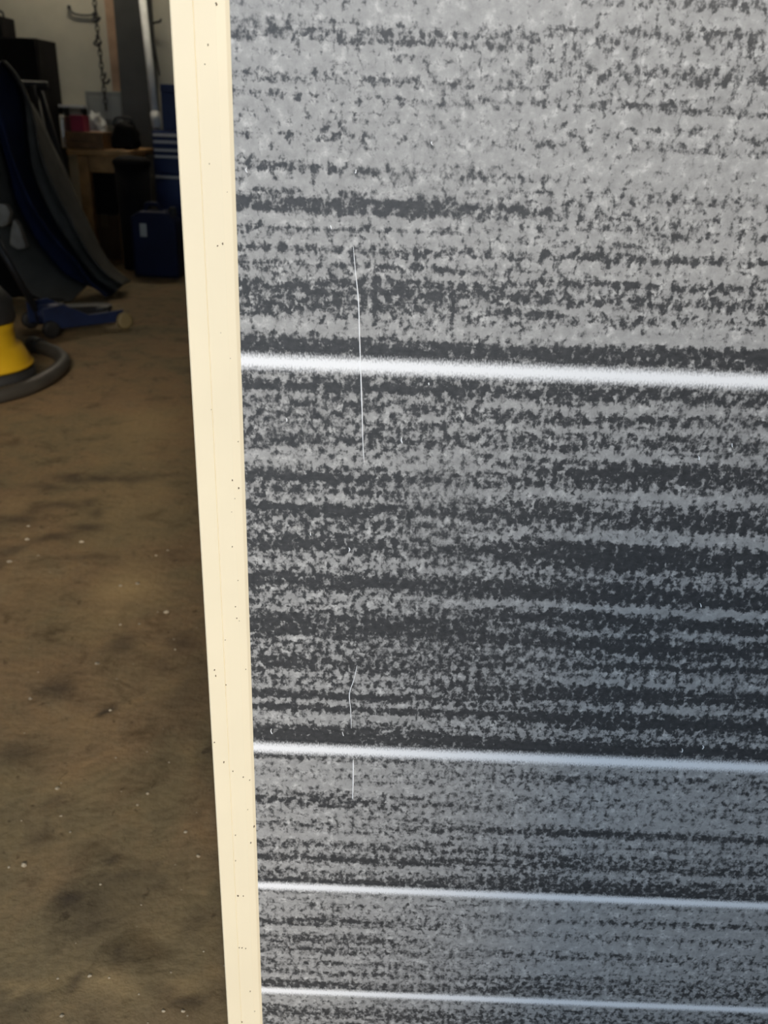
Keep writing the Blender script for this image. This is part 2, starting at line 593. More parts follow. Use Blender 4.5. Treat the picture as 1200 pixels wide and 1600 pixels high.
def board_material(seam):
    m = bpy.data.materials.new('white_line_print' if seam else 'streaked_grey_print')
    m.use_nodes = True
    nt = m.node_tree
    N, L = nt.nodes, nt.links
    b = N['Principled BSDF']
    b.inputs['Roughness'].default_value = .38
    b.inputs['Specular IOR Level'].default_value = .5
    tc = N.new('ShaderNodeTexCoord')
    c, op = print_nodes(nt, tc)
    if seam:
        at = N.new('ShaderNodeAttribute')
        at.attribute_name = 'across'
        mp = N.new('ShaderNodeMapping')
        mp.inputs['Scale'].default_value = (900, 0, 500)
        L.new(tc.outputs['Object'], mp.inputs['Vector'])
        n = N.new('ShaderNodeTexNoise')
        n.inputs['Scale'].default_value = 1
        n.inputs['Detail'].default_value = 2
        L.new(mp.outputs[0], n.inputs['Vector'])
        v = op('ADD', at.outputs['Fac'], op('MULTIPLY', op('SUBTRACT', n.outputs['Fac'], .5), .9))
        mr = N.new('ShaderNodeMapRange')
        mr.interpolation_type = 'SMOOTHSTEP'
        mr.inputs['From Min'].default_value = .92
        mr.inputs['From Max'].default_value = .12
        L.new(v, mr.inputs['Value'])
        mx = N.new('ShaderNodeMix')
        mx.data_type = 'RGBA'
        L.new(mr.outputs[0], mx.inputs[0])
        L.new(c, mx.inputs[6])
        mx.inputs[7].default_value = (.86, .86, .87, 1)
        c = mx.outputs[2]
    L.new(c, b.inputs['Base Color'])
    return m


M_print, M_seam = board_material(False), board_material(True)
board = thing('printed_board', 'tall board with streaky dark grey print, white cross lines and cream edge trim', 'board', (BX0, PY, 0))
board.matrix_basis = Matrix.Translation((BX0, PY, 0))
xcols = [TRIM_IN - .004 + .016 * i for i in range(32)]
xcols = [x for x in xcols if x < .40] + [.45, .52, .60, BX1 - .004]


def sheet(name, z0, z1, y, ythick, m, step, across=None):
    nzr = max(2, int(round((z1 - z0) / step)))
    zs = [z0 + (z1 - z0) * i / nzr for i in range(nzr + 1)]
    vs_, fs, dn, ac, sf = [], [], [], [], []
    for z in zs:
        for x in xcols:
            vs_.append((x - BX0, y - PY, z))
            low = 1 if z0 < .43 else 0
            dn.append(density(x, z) - .03 * low)
            sf.append(.062 + .018 * low + .05 * max(0, noise.noise((x * 12, z * 12, 3))))
            ac.append(abs(z - (z0 + z1) / 2) / ((z1 - z0) / 2))
    n = len(xcols)
    for j in range(nzr):
        for i in range(n - 1):
            a = j * n + i
            fs.append((a, a + 1, a + n + 1, a + n))
    # back and side walls of the strip: four corners
    base = len(vs_)
    for (x, z) in ((xcols[0], zs[0]), (xcols[-1], zs[0]), (xcols[-1], zs[-1]), (xcols[0], zs[-1])):
        vs_.append((x - BX0, y - PY + ythick, z))
        dn.append(.5)
        sf.append(.07)
        ac.append(1)
    bl, br, tr, tl = 0, n - 1, nzr * n + n - 1, nzr * n
    fs += [(base, base + 3, base + 2, base + 1), tuple(range(bl, br + 1))[::-1] + (base, base + 1),
           tuple(range(tl, tr + 1)) + (base + 2, base + 3)]
    fs += [tuple(j * n for j in range(nzr + 1)) + (base + 3, base), tuple(j * n + n - 1 for j in range(nzr, -1, -1)) + (base + 1, base + 2)]
    me = bpy.data.meshes.new(name)
    me.from_pydata(vs_, [], fs)
    for nm, arr in (('print_density', dn), ('across', ac), ('print_soft', sf)):
        a = me.attributes.new(nm, 'FLOAT', 'POINT')
        a.data.foreach_set('value', arr)
    me.update()
    return link_obj(name, me, m, board)


cuts = [0.004] + sorted(LINES) + [BZ1 - .004]
SH = {k: v * .5 + .0022 for k, v in LWID.items()}   # half heights incl. the fuzzy rims
for i, (a, b) in enumerate(zip(cuts, cuts[1:])):
    z0 = a if i == 0 else a + SH[a]
    z1 = b if i == len(cuts) - 2 else b - SH[b]
    sheet('plank', z0, z1, PY, .006, M_print, .0021)
for z in sorted(LINES):
    s = sheet('white_line', z - SH[z], z + SH[z], PY - .00025, .006, M_seam, .0012)
    s['label'] = 'white line between two bands of the print'
M_core = mat('board_core', (.30, .26, .20), .85, var=.15, scale=20)
obj('core', bx((BX0 + .003, PY + .006, .004), (BX1 - .003, PY + .028, BZ1 - .003)), M_core, board)

# cream edge profile (U channel with a hairline groove and a bevelled lip)
M_cream = mat('cream_plastic', (.88, .765, .55), .42, spec=.45, var=.035, scale=9)
W = TRIM_IN - BX0
F = PY - .0016


def trim_profile(mirror):
    p = [(0.0, PY + .032), (0.0, F + .0009), (.0009, F), (W * .40 - .00035, F - .0001), (W * .40, F + .0003), (W * .40 + .00035, F - .0001),
         (W * .78, F - .0004), (W - .0022, F + .0002), (W, F + .0014), (W, PY + .0002), (W - .0001, PY + .00585), (.003, PY + .00585), (.003, PY + .0285), (W, PY + .0285), (W, PY + .032)]
    if mirror:
        return [(BX1 - x, y) for x, y in p]
    return [(BX0 + x, y) for x, y in p]


def prism_z(prof, z0, z1):
    bm = bmesh.new()
    return prism(bm, [(x, y, z0) for x, y in prof], (0, 0, z1 - z0))


trim = obj('edge_trim', prism_z(trim_profile(False), 0, BZ1), M_cream, board)
trim['label'] = 'cream plastic edge profile with a hairline groove'
obj('edge_trim', prism_z(trim_profile(True), 0, BZ1), M_cream, board)
bm = bx((BX0, F, BZ1), (BX1, PY + .032, BZ1 + .004))
obj('top_trim', bm, M_cream, board, bevel=.001)

# scratches
M_scr = mat('raw_scratch', (.92, .93, .95), .5)


def scratch(pix, w):
    pts = smooth_path([at_y(x, y, PY - .0005) for x, y in pix], 5)
    bm = bmesh.new()
    n = len(pts)
    rads = [w * (.25 + .75 * math.sin(math.pi * (i + .3) / n) ** .5) * (.8 + .4 * rnd.random()) for i in range(n)]
    prev = None
    for p, r in zip(pts, rads):
        row = [bm.verts.new((p.x - r, PY + .0002, p.z)), bm.verts.new((p.x - r * .5, PY - .0006, p.z)), bm.verts.new((p.x + r * .5, PY - .0006, p.z)), bm.verts.new((p.x + r, PY + .0002, p.z))]
        if prev:
            for k in range(3):
                bm.faces.new((prev[k], prev[k + 1], row[k + 1], row[k]))
            bm.faces.new((prev[3], prev[0], row[0], row[3]))
        else:
            bm.faces.new(row[::-1])
        prev = row
    bm.faces.new(prev)
    o = obj('scratch', bm, M_scr, board)
    o['label'] = 'thin white scratch in the print'


scratch([(552, 385), (555, 420), (560, 470), (562, 530), (564, 590), (566, 650), (567, 690), (569, 722)], .00048)
scratch([(558, 1040), (553, 1062), (546, 1085), (548, 1110), (549, 1138)], .00042)
scratch([(552, 1187), (552, 1215), (551, 1248)], .0006)
for px, py, s in ((628, 688, 5), (385, 266, 4), (424, 1143, 4), (535, 1147, 3), (485, 834, 3), (545, 859, 3), (556, 268, 3), (670, 600, 2), (1144, 696, 3), (1092, 716, 3), (1094, 946, 3),
                  (447, 656, 3), (675, 224, 3), (516, 355, 3), (404, 1566, 2), (1098, 1168, 3), (1066, 1173, 3)):
    scratch([(px, py - s), (px + rnd.uniform(-1, 2), py), (px + rnd.uniform(-1, 2), py + s)], .0005)

# dirt specks on the trim
bm = bmesh.new()
SP = [(348, 381, 3.2), (338, 6, 3), (340, 384, 2), (320, 100, 1.6), (363, 750, 2.4), (373, 763, 2.2), (367, 779, 1.2), (363, 854, 2), (370, 966, 2.2), (368, 948, 1.6), (374, 970, 1.4),
      (335, 1047, 2), (337, 1056, 2), (353, 1070, 1.6), (335, 1160, 1.6), (350, 1191, 2), (364, 1205, 1.6), (380, 1214, 2), (390, 1219, 1.4), (397, 1292, 2.6), (392, 1317, 2), (387, 1265, 1.2),
      (372, 1400, 2.6), (368, 1305, 1.4), (380, 1400, 1.6), (378, 1481, 1.6), (374, 1481, 1.6), (384, 1482, 1.4), (391, 1549, 1.8), (378, 1597, 2), (398, 1580, 1.2), (368, 1345, 1.4), (327, 256, 1.4), (325, 70, 2), (330, 640, 1),
      (372, 690, 1.2), (352, 1000, 1.2), (362, 800, 1), (384, 1046, 1.2), (372, 907, 1.2), (345, 520, 1), (360, 560, 1), (355, 300, 1)]
for px, py, s in SP:
    c = at_y(px, py, F - .0004)
    k = 7
    r = s * .62 / F_PX * 1350 * (c - Vector((0, 0, CAM_H))).length / F_PX
    poly = []
    for i in range(k):
        a = 2 * math.pi * i / k
        q = r * rnd.uniform(.5, 1.15)
        poly.append((c.x + q * math.cos(a) * .8, F - .0007, c.z + q * math.sin(a) * 1.2))
    prism(bm, poly[::-1], (0, .0012, 0))
o = obj('dirt_specks', bm, mat('brown_dirt', (.13, .09, .055), .9), board)
o['kind'] = 'stuff'

# ------------------------------------------------------------------ the workshop behind
M_black = mat('black_board', (.009, .008, .008), .75, spec=.12, var=.3, scale=6)
M_navy = mat('navy_enamel', (.012, .028, .105), .35, var=.2, scale=9)
M_wood = mat('worn_pine', (.36, .20, .07), .6, var=.3, scale=14)
M_batten = mat('raw_batten', (.52, .34, .22), .8, var=.2, scale=10)
M_steel = mat('grey_steel_paint', (.075, .075, .07), .6, var=.2, scale=5)
M_white = mat('white_plastic', (.55, .56, .56), .5, var=.15, scale=8)
M_alu = mat('dull_aluminium', (.55, .52, .50), .4, metal=.6)
M_rubber = mat('black_rubber', (.02, .02, .02), .6, var=.3, scale=10)
M_dark = mat('dark_steel', (.03, .03, .032), .5, metal=.3)
M_card = mat('cardboard', (.20, .12, .06), .9, var=.2, scale=10)


def span(x0, y0, x1, y1, Y):
    a, b = at_y(x0, y0, Y), at_y(x1, y1, Y)
    return a, b


# tall black cabinet by the wall
Y = 6.2
a = at_y(-45, 60, 6.5)
b = at_y(81, 56, 6.5)
t = thing('storage_cabinet', 'tall plain black cabinet standing against the whitewashed wall', 'cabinet', ((a.x + b.x) / 2, Y, 0))
zt = a.z
obj('carcass', bx((a.x, Y + .02, .06), (b.x, Y + .36, zt)), M_black, t, bevel=.006)
obj('plinth', bx((a.x + .02, Y + .05, 0), (b.x - .02, Y + .34, .06)), M_black, t)
mx_ = (a.x + b.x) / 2
for s, (x0, x1) in enumerate(((a.x + .004, mx_ - .002), (mx_ + .002, b.x - .004))):
    d = obj('door', bx((x0, Y, .07), (x1, Y + .019, zt - .008)), M_black, t, bevel=.003)
    hx = x1 - .025 if s == 0 else x0 + .025
    h = obj('handle', bx((hx - .006, Y - .025, zt * .55), (hx + .006, Y, zt * .55 + .12)), M_dark, None, bevel=.003)
    h.data.transform(Matrix.Translation(-Vector(t.location)))
    h.parent = d
# loudspeaker-like black case on top of it
q0, q1 = at_y(-30, 30, 6.45), at_y(24, 56, 6.45)
t = thing('equipment_case', 'small black case lying on top of the tall black cabinet', 'case', ((q0.x + q1.x) / 2, 6.35, zt))
obj('body', bx((q1.x - .24, 6.25, zt), (q1.x, 6.47, zt + .12)), M_black, t, bevel=.01)
obj('handle', tube(bmesh.new(), smooth_path([(q1.x - .10, 6.35, zt + .115), (q1.x - .09, 6.35, zt + .15), (q1.x - .03, 6.35, zt + .15), (q1.x - .02, 6.35, zt + .115)]), .007, 8), M_rubber, t, True)

# work table
Y = 5.55
lf = at_y(103, 232, Y)
rt_ = at_y(205, 236, Y)
top = lf.z
t = thing('work_table', 'low wooden table with a thick worn top and square legs', 'table', ((lf.x + rt_.x) / 2, Y, 0))
TW, TD = -1.60, Y + .55
obj('tabletop', bx((lf.x, Y, top - .035), (TW, TD, top)), M_wood, t, bevel=.006)
obj('apron', bx((lf.x + .06, Y + .05, top - .13), (TW - .06, Y + .07, top - .035)), M_wood, t)
for lx in (lf.x + .05, TW - .11):
    for ly in (Y + .03, TD - .10):
        obj('leg', bx((lx, ly, 0), (lx + .065, ly + .065, top - .035)), M_wood, t, bevel=.004)
# things on the table
M_tray = mat('dark_brown_wood', (.17, .085, .03), .6, var=.3, scale=14)
l_, r_ = at_y(103, 215, Y + .03).x, at_y(160, 215, Y + .03).x
bz = top + .085
t = thing('wooden_crate', 'low brown wooden crate at the front edge of the table', 'crate', ((l_ + r_) / 2, Y + .17, top))
obj('front_slat', bx((l_, Y + .03, top + .004), (r_, Y + .045, top + .040)), M_tray, t)
obj('front_slat', bx((l_, Y + .03, top + .044), (r_, Y + .045, bz)), M_tray, t)
obj('back_slat', bx((l_, Y + .30, top + .004), (r_, Y + .315, bz)), M_tray, t)
for x in (l_, r_ - .015):
    obj('end_board', bx((x, Y + .045, top), (x + .015, Y + .30, bz)), M_tray, t)
obj('lid_board', bx((l_, Y + .03, bz), (r_, Y + .315, bz + .008)), M_tray, t)
bz += .008
c = at_y(119, 205, Y + .12)
t = thing('carton', 'small crimson carton standing on the brown wooden crate', 'carton', (c.x, Y + .15, bz))
obj('body', bx((c.x - .02, Y + .09, bz), (c.x + .058, Y + .20, bz + .085)), mat('crimson_card', (.25, .015, .05), .6, var=.2), t, bevel=.002)
obj('side_sleeve', bx((c.x - .052, Y + .09, bz), (c.x - .0205, Y + .20, bz + .080)), mat('maroon_card', (.07, .012, .012), .7), t, bevel=.002)
obj('lid_flap', bx((c.x - .022, Y + .088, bz + .085), (c.x + .060, Y + .202, bz + .089)), mat('dark_red_card', (.30, .03, .06), .7), t)
c = at_y(99, 205, Y + .06)
t = thing('foil_roll', 'upright roll of silvery foil beside the brown wooden crate', 'roll', (c.x + .008, Y + .02, top))
c.x += .002
obj('sheet', lathe(bmesh.new(), [(.012, 0), (.015, .004), (.015, .175), (.012, .18)], (c.x, Y + .05, top), 16), mat('crinkled_foil', (.80, .80, .78), .25, metal=.9, bump=.6, bscale=60), t, True)
obj('core_tube', lathe(bmesh.new(), [(.007, .178), (.007, .186)], (c.x, Y + .05, top), 12), M_card, t)
l_f = c.x

# plastic bag (crumpled)
c = at_y(146, 208, Y + .4)
bm = bmesh.new()
bmesh.ops.create_icosphere(bm, subdivisions=4, radius=1)
for v in bm.verts:
    p = v.co.copy()
    k = 1 + .22 * noise.noise(p * 2.1) + .12 * noise.noise(p * 5)
    h = .5 + .5 * p.z
    v.co = Vector((p.x * .075 * k * (1.15 - .4 * h), p.y * .06 * k, h * .125 * k))
    v.co.z = max(0, v.co.z)
    v.co.z *= 1.55
    v.co += Vector((c.x, Y + .43, top))
o = obj('plastic_bag', bm, mat('white_film', (.42, .43, .42), .4, var=.2, scale=20), None, True)
tag(o, 'crumpled whitish plastic bag behind the brown wooden crate', 'bag')
# black power tool case
c = at_y(188, 225, Y + .14)
t = thing('tool_bag', 'black slouching tool bag at the end of the wooden table', 'bag', (c.x, Y + .2, top))
bm = bmesh.new()
bmesh.ops.create_cube(bm, size=1)
bmesh.ops.subdivide_edges(bm, edges=bm.edges[:], cuts=5, use_grid_fill=True)
for v in bm.verts:
    p = v.co
    r = (abs(p.x * 2) ** 4 + abs(p.y * 2) ** 4 + abs(p.z * 2) ** 4) ** .25
    p = p / max(r, .01)
    hz = p.z + .5
    v.co = Vector((p.x * (.175 - .05 * hz) + .012 * noise.noise(p * 4), p.y * .18 * (1 - .35 * hz), max(0, hz * .15 + .02 * noise.noise(p * 3 + Vector((3, 0, 0)))))) + Vector((c.x + .02, Y + .2, top))
obj('body', bm, M_black, t, True)
obj('handle', tube(bmesh.new(), smooth_path([(c.x - .05, Y + .2, top + .13), (c.x - .03, Y + .2, top + .175), (c.x + .05, Y + .2, top + .175), (c.x + .07, Y + .2, top + .13)]), .008, 8), M_rubber, t, True)

# grey meter box with a white ledge on the wall
Yw = RY1
a, b = span(132, 142, 194, 196, Yw - .06)
t = thing('meter_box', 'flat grey wall box mounted below the hanging chain', 'wall box', ((a.x + b.x) / 2, Yw, b.z))
obj('body', bx((a.x, Yw - .06, b.z), (b.x + .02, Yw, a.z)), mat('grey_box_paint', (.30, .31, .29), .6, var=.12, scale=6), t, bevel=.006)
obj('cover', bx((a.x + .03, Yw - .068, b.z + .03), (b.x - .01, Yw - .058, a.z - .03)), mat('grey_box_cover', (.36, .37, .35), .5, var=.1, scale=7), t, bevel=.004)
a, b = span(92, 163, 133, 171, Yw - .10)
t = thing('wall_ledge', 'narrow pale shelf ledge fixed to the whitewashed wall', 'shelf', ((a.x + b.x) / 2, Yw, b.z))
obj('board', bx((a.x - .1, Yw - .12, a.z - .02), (b.x, Yw, a.z)), M_white, t, bevel=.003)
for fx in (.1, .8):
    x = a.x + (b.x - a.x) * fx
    bm = prism(bmesh.new(), [(x, Yw, a.z - .02), (x, Yw - .10, a.z - .02), (x, Yw - .09, a.z - .035), (x, Yw, a.z - .10)], (.015, 0, 0))
    obj('bracket', bm, M_steel, t)

# batten on the wall
p0, p1 = at_y(168, -30, Yw - .03), at_y(184, 143, Yw - .03)
bm = bmesh.new()
prism(bm, [(p0.x - .035, Yw - .03, p0.z), (p0.x + .03, Yw - .03, p0.z), (p1.x + .02, Yw - .03, p1.z), (p1.x - .035, Yw - .03, p1.z)], (0, .03, 0))
t = thing('wall_batten', 'raw pinkish wooden batten fixed upright on the wall beside the grey post', 'batten', (p1.x, Yw, p1.z))
obj('board', bm, M_batten, t, bevel=.003)
for z in (p1.z + .06, p1.z + .35):
    obj('screw', lathe(bmesh.new(), [(.006, 0), (.004, .004)], (0, 0, 0), 10), M_dark, t).location = (0.0, -.033, z - p1.z)

# chain with hooks
t_top, t_bot = at_y(145, -20, Yw - .10), at_y(166, 172, Yw - .10)
t = thing('hanging_chain', 'thin dark chain with hooks hanging on the whitewashed wall', 'chain', tuple(t_top))
obj('nail', tube(bmesh.new(), [(t_top.x, Yw + .0, t_top.z + .02), (t_top.x, Yw - .105, t_top.z + .025)], .006, 8), M_dark, t)
link_n = 20
for i in range(link_n):
    f0 = (i + .5) / link_n
    c = t_top.lerp(t_bot, f0)
    ln = (t_bot - t_top).length / link_n * .66
    bm = bmesh.new()
    pts = []
    for k in range(12):
        a_ = 2 * math.pi * k / 12
        u, w = math.cos(a_) * .011, math.sin(a_) * ln
        pts.append((c.x + (u if i % 2 == 0 else 0), c.y + (0 if i % 2 == 0 else u), c.z + w))
    tube(bm, pts, .0038, 6, closed=True)
    obj('link', bm, M_dark, t, True)
for px, py in ((150, 24), (152, 62), (165, 121)):
    c = at_y(px, py, Yw - .115)
    bm = tube(bmesh.new(), smooth_path([(c.x, c.y, c.z + .03), (c.x - .004, c.y, c.z), (c.x - .02, c.y - .01, c.z - .025), (c.x + .008, c.y - .012, c.z - .035), (c.x + .03, c.y - .01, c.z - .01)]), .007, 8)
    obj('hook', bm, M_dark, t, True)
# cable swag
bm = tube(bmesh.new(), smooth_path([at_y(109, 12, Yw - .012), at_y(112, 19, Yw - .014), at_y(122, 23, Yw - .012), at_y(135, 24, Yw - .012), at_y(148, 23, Yw - .012)]), .006, 8)
o = obj('wall_cable', bm, M_dark, None, True)
tag(o, 'short dark cable sagging across the wall to the chain', 'cable')
for px, py in ((109, 12), (148, 23)):
    c = at_y(px, py, Yw)
    obj('clip', bx((c.x - .008, Yw - .022, c.z - .01), (c.x + .008, Yw, c.z + .012)), M_dark, o)

# steel post
Y = 6.38
p0, p1 = at_y(177, 0, Y), at_y(227, 0, Y)
t = thing('steel_post', 'dark grey painted steel post rising from floor to ceiling', 'post', ((p0.x + p1.x) / 2, Y + .08, 0))
bm = bmesh.new()
x0, x1 = p0.x, p1.x
box(bm, (x0, Y, .012), (x1, Y + .016, RH - .012))
box(bm, (x0, Y + .15, .012), (x1, Y + .166, RH - .012))
box(bm, ((x0 + x1) / 2 - .008, Y + .016, .012), ((x0 + x1) / 2 + .008, Y + .15, RH - .012))
obj('beam', bm, M_steel, t)
obj('base_plate', bx((x0 - .04, Y - .03, 0), (x1 + .04, Y + .2, .012)), M_steel, t)
obj('head_plate', bx((x0 - .04, Y - .03, RH - .012), (x1 + .04, Y + .2, RH)), M_steel, t)
for bxo in (x0 - .02, x1 + .02):
    obj('bolt', lathe(bmesh.new(), [(.014, .012), (.014, .024), (.008, .028)], (bxo, Y - .012, 0), 6), M_dark, t)

# blue tool chest (roller cabinet and top box)
Y = 5.85
p = at_y(236, 203, Y)
ctop = p.z
X0, X1 = p.x, p.x + .62
t = thing('roller_cabinet', 'dark blue steel roller cabinet with pale drawer pulls', 'tool cabinet', ((X0 + X1) / 2, Y, 0))
obj('carcass', bx((X0, Y + .012, .10), (X1, Y + .42, ctop)), M_navy, t, bevel=.005)
zs = [at_y(236, yy, Y).z for yy in (205, 215, 228, 238, 270, 330)] + [.11]
for za, zb in zip(zs, zs[1:]):
    d = obj('drawer', bx((X0 + .012, Y - .006, zb + .004), (X1 - .012, Y + .012, za - .004)), M_navy, t, bevel=.003)
    if zb < .2:
        continue
    h = obj('pull', bx((X0 + .015, Y - .026, za - .030), (X1 - .015, Y - .004, za - .012)), M_alu, None, bevel=.003)
    h.data.transform(Matrix.Translation(-Vector(t.location)))
    h.parent = d
for wx in (X0 + .06, X1 - .06):
    for wy in (Y + .07, Y + .36):
        cst = obj('caster', disc_wheel(bmesh.new(), (wx, wy, .045), .045, .03, (1, 0, 0)), M_rubber, t, True)
        fk = obj('fork', bx((wx - .022, wy - .02, .045), (wx - .016, wy + .02, .10)), M_dark, None)
        fk.data.transform(Matrix.Translation(-Vector(t.location)))
        fk.parent = cst
q = at_y(250, 131, Y + .08)
t = thing('tool_box', 'blue metal tool box standing on the roller cabinet', 'tool box', (q.x + .25, Y + .2, ctop))
obj('body', bx((q.x, Y + .08, ctop), (X1 - .02, Y + .38, q.z - .05)), M_navy, t, bevel=.004)
obj('lid', bx((q.x - .003, Y + .077, q.z - .05), (X1 - .017, Y + .383, q.z)), M_navy, t, bevel=.006)
obj('latch', bx((q.x + .20, Y + .066, q.z - .075), (q.x + .23, Y + .08, q.z - .03)), M_alu, t)
# white pipe leaning against the wall from the cabinet top
pb = at_y(245, 201, Y + .06)
pt = at_y(221, -15, 6.33)
bm = tube(bmesh.new(), [Vector((pb.x, Y + .06, ctop + .008)), Vector((pb.x, Y + .06, ctop + .008)).lerp(pt, .5), Vector((pt.x, pt.y, pt.z))], .024, 14)
t = thing('plastic_pipe', 'white plastic pipe leaning upright from the blue roller cabinet', 'pipe', (pb.x, Y + .06, ctop))
obj('barrel', bm, M_white, t, True)
d_ = (pt - pb).normalized()
obj('socket', tube(bmesh.new(), [pb + d_ * .02, pb + d_ * .10], .030, 14), M_white, t, True)
# wire with hook on the wall right of the pipe
bm = tube(bmesh.new(), smooth_path([at_y(228, -10, Yw - .02), at_y(234, 20, Yw - .02), at_y(239, 60, Yw - .02), at_y(246, 100, Yw - .02), at_y(249, 118, Yw - .02)]), .006, 8)
o = obj('wall_wire', bm, M_dark, None, True)
tag(o, 'thin dark wire with a hook running down the wall beside the pipe', 'wire')
hk = [at_y(237, 38, Yw - .02), at_y(243, 35, Yw - .04), at_y(249, 34, Yw - .05), at_y(252, 30, Yw - .05)]
obj('hook', tube(bmesh.new(), smooth_path(hk), .007, 8), M_dark, o, True)

# navy jerrycan in front of the cabinet
c0 = on_floor(240, 408)
Y = 5.11
l, r = at_y(206, 380, Y).x, at_y(277, 380, Y).x
ht = at_y(240, 322, Y).z
t = thing('jerrycan', 'navy blue plastic jerrycan with a pale label on the floor', 'jerrycan', ((l + r) / 2, Y + .08, 0))
bm = prism(bmesh.new(), [(l, Y, 0), (r, Y, 0), (r, Y, ht * .78), (r - .06, Y, ht * .92), (l + .05, Y, ht * .92), (l, Y, ht * .84)], (0, .17, 0))
M_can = mat('navy_plastic', (.004, .008, .034), .5, spec=.2, var=.2)
obj('body', bm, M_can, t, bevel=.015, seg=3)
obj('handle', tube(bmesh.new(), smooth_path([(l + .07, Y + .085, ht * .9), (l + .08, Y + .085, ht), (r - .12, Y + .085, ht), (r - .1, Y + .085, ht * .9)]), .012, 8), M_can, t, True)
obj('cap', lathe(bmesh.new(), [(.022, ht * .86), (.022, ht * .96), (.018, ht * .975)], (r - .035, Y + .085, 0), 14), M_rubber, t)
a, b = span(218, 349, 230, 370, Y)
obj('label_sticker', bx((a.x, Y - .002, b.z), (b.x, Y + .002, a.z)), mat('pale_sticker', (.40, .40, .38), .6), t)
# brown sack right of it
c = at_y(291, 400, 5.45)
bm = bmesh.new()
bmesh.ops.create_icosphere(bm, subdivisions=4, radius=1)
for v in bm.verts:
    p = v.co.copy()
    k = 1 + .12 * noise.noise(p * 2.3) + .06 * noise.noise(p * 6)
    z = max(-.55, p.z)
    v.co = Vector((p.x * .10 * k, p.y * .09 * k, (z + .55) * .13 * k + (.03 if p.z > .9 else 0)))
    v.co.z = max(v.co.z, 0)
    v.co += Vector((c.x, c.y, 0))
o = obj('sack', bm, mat('brown_sacking', (.32, .17, .06), .9, var=.35, scale=30), None, True)
tag(o, 'small brown sack slumped beside the navy jerrycan', 'sack')
c = on_floor(277, 430)
bm = bmesh.new()
bmesh.ops.create_icosphere(bm, subdivisions=2, radius=.022)
for v in bm.verts:
    v.co = v.co * (1 + .25 * noise.noise(v.co * 60)) + Vector((0, 0, .017))
    v.co.z = max(0, v.co.z)
    v.co += c
o = obj('stone', bm, mat('pale_stone', (.30, .29, .26), .9, var=.2))
tag(o, 'small pale stone on the floor before the brown sack', 'stone')

# under the table: dark carton with a black crate on it; black bin in front of the table end
x0, x1 = at_y(150, 330, 5.85).x, -1.76
t = thing('storage_carton', 'dark brown cardboard box stored under the wooden table', 'box', ((x0 + x1) / 2, 5.85, 0))
obj('body', bx((x0, 5.72, 0), (x1, 6.02, .27)), mat('dim_card', (.07, .04, .02), .9, var=.2), t, bevel=.003)
obj('tape', bx(((x0 + x1) / 2 - .02, 5.718, .2), ((x0 + x1) / 2 + .02, 6.0, .272)), mat('brown_tape', (.09, .055, .02), .4), t)
t = thing('plastic_crate', 'black plastic crate stacked on the brown box under the table', 'crate', ((x0 + x1) / 2, 5.85, .272))
ct = top - .06
obj('body', bx((x0 + .005, 5.73, .272), (x1 - .005, 6.01, ct - .02)), M_black, t, bevel=.004)
obj('rim', bx((x0 - .003, 5.715, ct - .035), (x1 + .003, 6.018, ct)), M_black, t, bevel=.004)
bc = at_y(209, 300, 5.405)
t = thing('dustbin', 'black plastic dustbin standing between the table end and the blue cabinet', 'bin', (bc.x, 5.405, 0))
bh = at_y(209, 243, 5.405).z
obj('body', lathe(bmesh.new(), [(.085, 0), (.088, .005), (.102, bh - .05)], (bc.x, 5.405, 0), 28), M_black, t, True)
obj('lid', lathe(bmesh.new(), [(.109, bh - .05), (.109, bh - .03), (.08, bh - .008), (.02, bh)], (bc.x, 5.405, 0), 28), M_black, t, True)
t = thing('hose_coil', 'coil of black hose lying on the floor under the wooden table', 'hose', (-1.97, 5.38, 0))
for k in range(3):
    pts = [(-1.97 + (.12 - .006 * k) * math.cos(a_ * math.pi / 12), 5.38 + (.12 - .006 * k) * math.sin(a_ * math.pi / 12), .016 + .028 * k) for a_ in range(24)]
    obj('turn', tube(bmesh.new(), pts, .016, 8, closed=True), M_rubber, t, True)

# ------------------------------------------------------------------ draped striped cover over a trestle
M_gcloth = mat('grey_tarp', (.078, .075, .064), .8, spec=.2, var=.25, scale=7, bump=.4, bscale=9)
M_ncloth = mat('navy_tarp', (.009, .016, .052), .7, spec=.2, var=.3, scale=7, bump=.4, bscale=9)
M_lcloth = mat('pale_tarp', (.26, .26, .24), .75, var=.25, scale=7, bump=.3, bscale=9)
# each curve: pixels from the top edge to the floor, with its distance Y
C = [
    ([(6, 97), (26, 118), (42, 150), (60, 178), (80, 222), (98, 262), (117, 306), (133, 340), (155, 385), (178, 418), (203, 440)], 4.72),
    ([(5, 96), (24, 117), (40, 151), (52, 190), (62, 238), (78, 282), (98, 324), (116, 358), (140, 398), (165, 428), (192, 446)], 4.50),
    ([(3, 96), (21, 118), (37, 152), (42, 198), (48, 252), (62, 296), (84, 340), (106, 376), (130, 412), (154, 440), (180, 456)], 4.58),
    ([(-34, 98), (-24, 124), (-8, 160), (10, 214), (26, 268), (46, 312), (70, 350), (95, 384), (120, 412), (142, 442), (166, 464)], 4.34),
    ([(-44, 102), (-34, 132), (-18, 172), (0, 220), (12, 262), (22, 310), (38, 346), (56, 376), (79, 405), (104, 430), (136, 446)], 4.44),
    ([(-60, 108), (-50, 144), (-38, 190), (-20, 246), (-14, 300), (-4, 350), (8, 396), (24, 432), (44, 456), (70, 472), (100, 484)], 4.30),
    ([(-80, 116), (-76, 160), (-72, 210), (-68, 262), (-62, 316), (-56, 360), (-48, 396), (-40, 430), (-28, 456), (-12, 474), (10, 486)], 4.36)]
base = on_floor(0, 470)
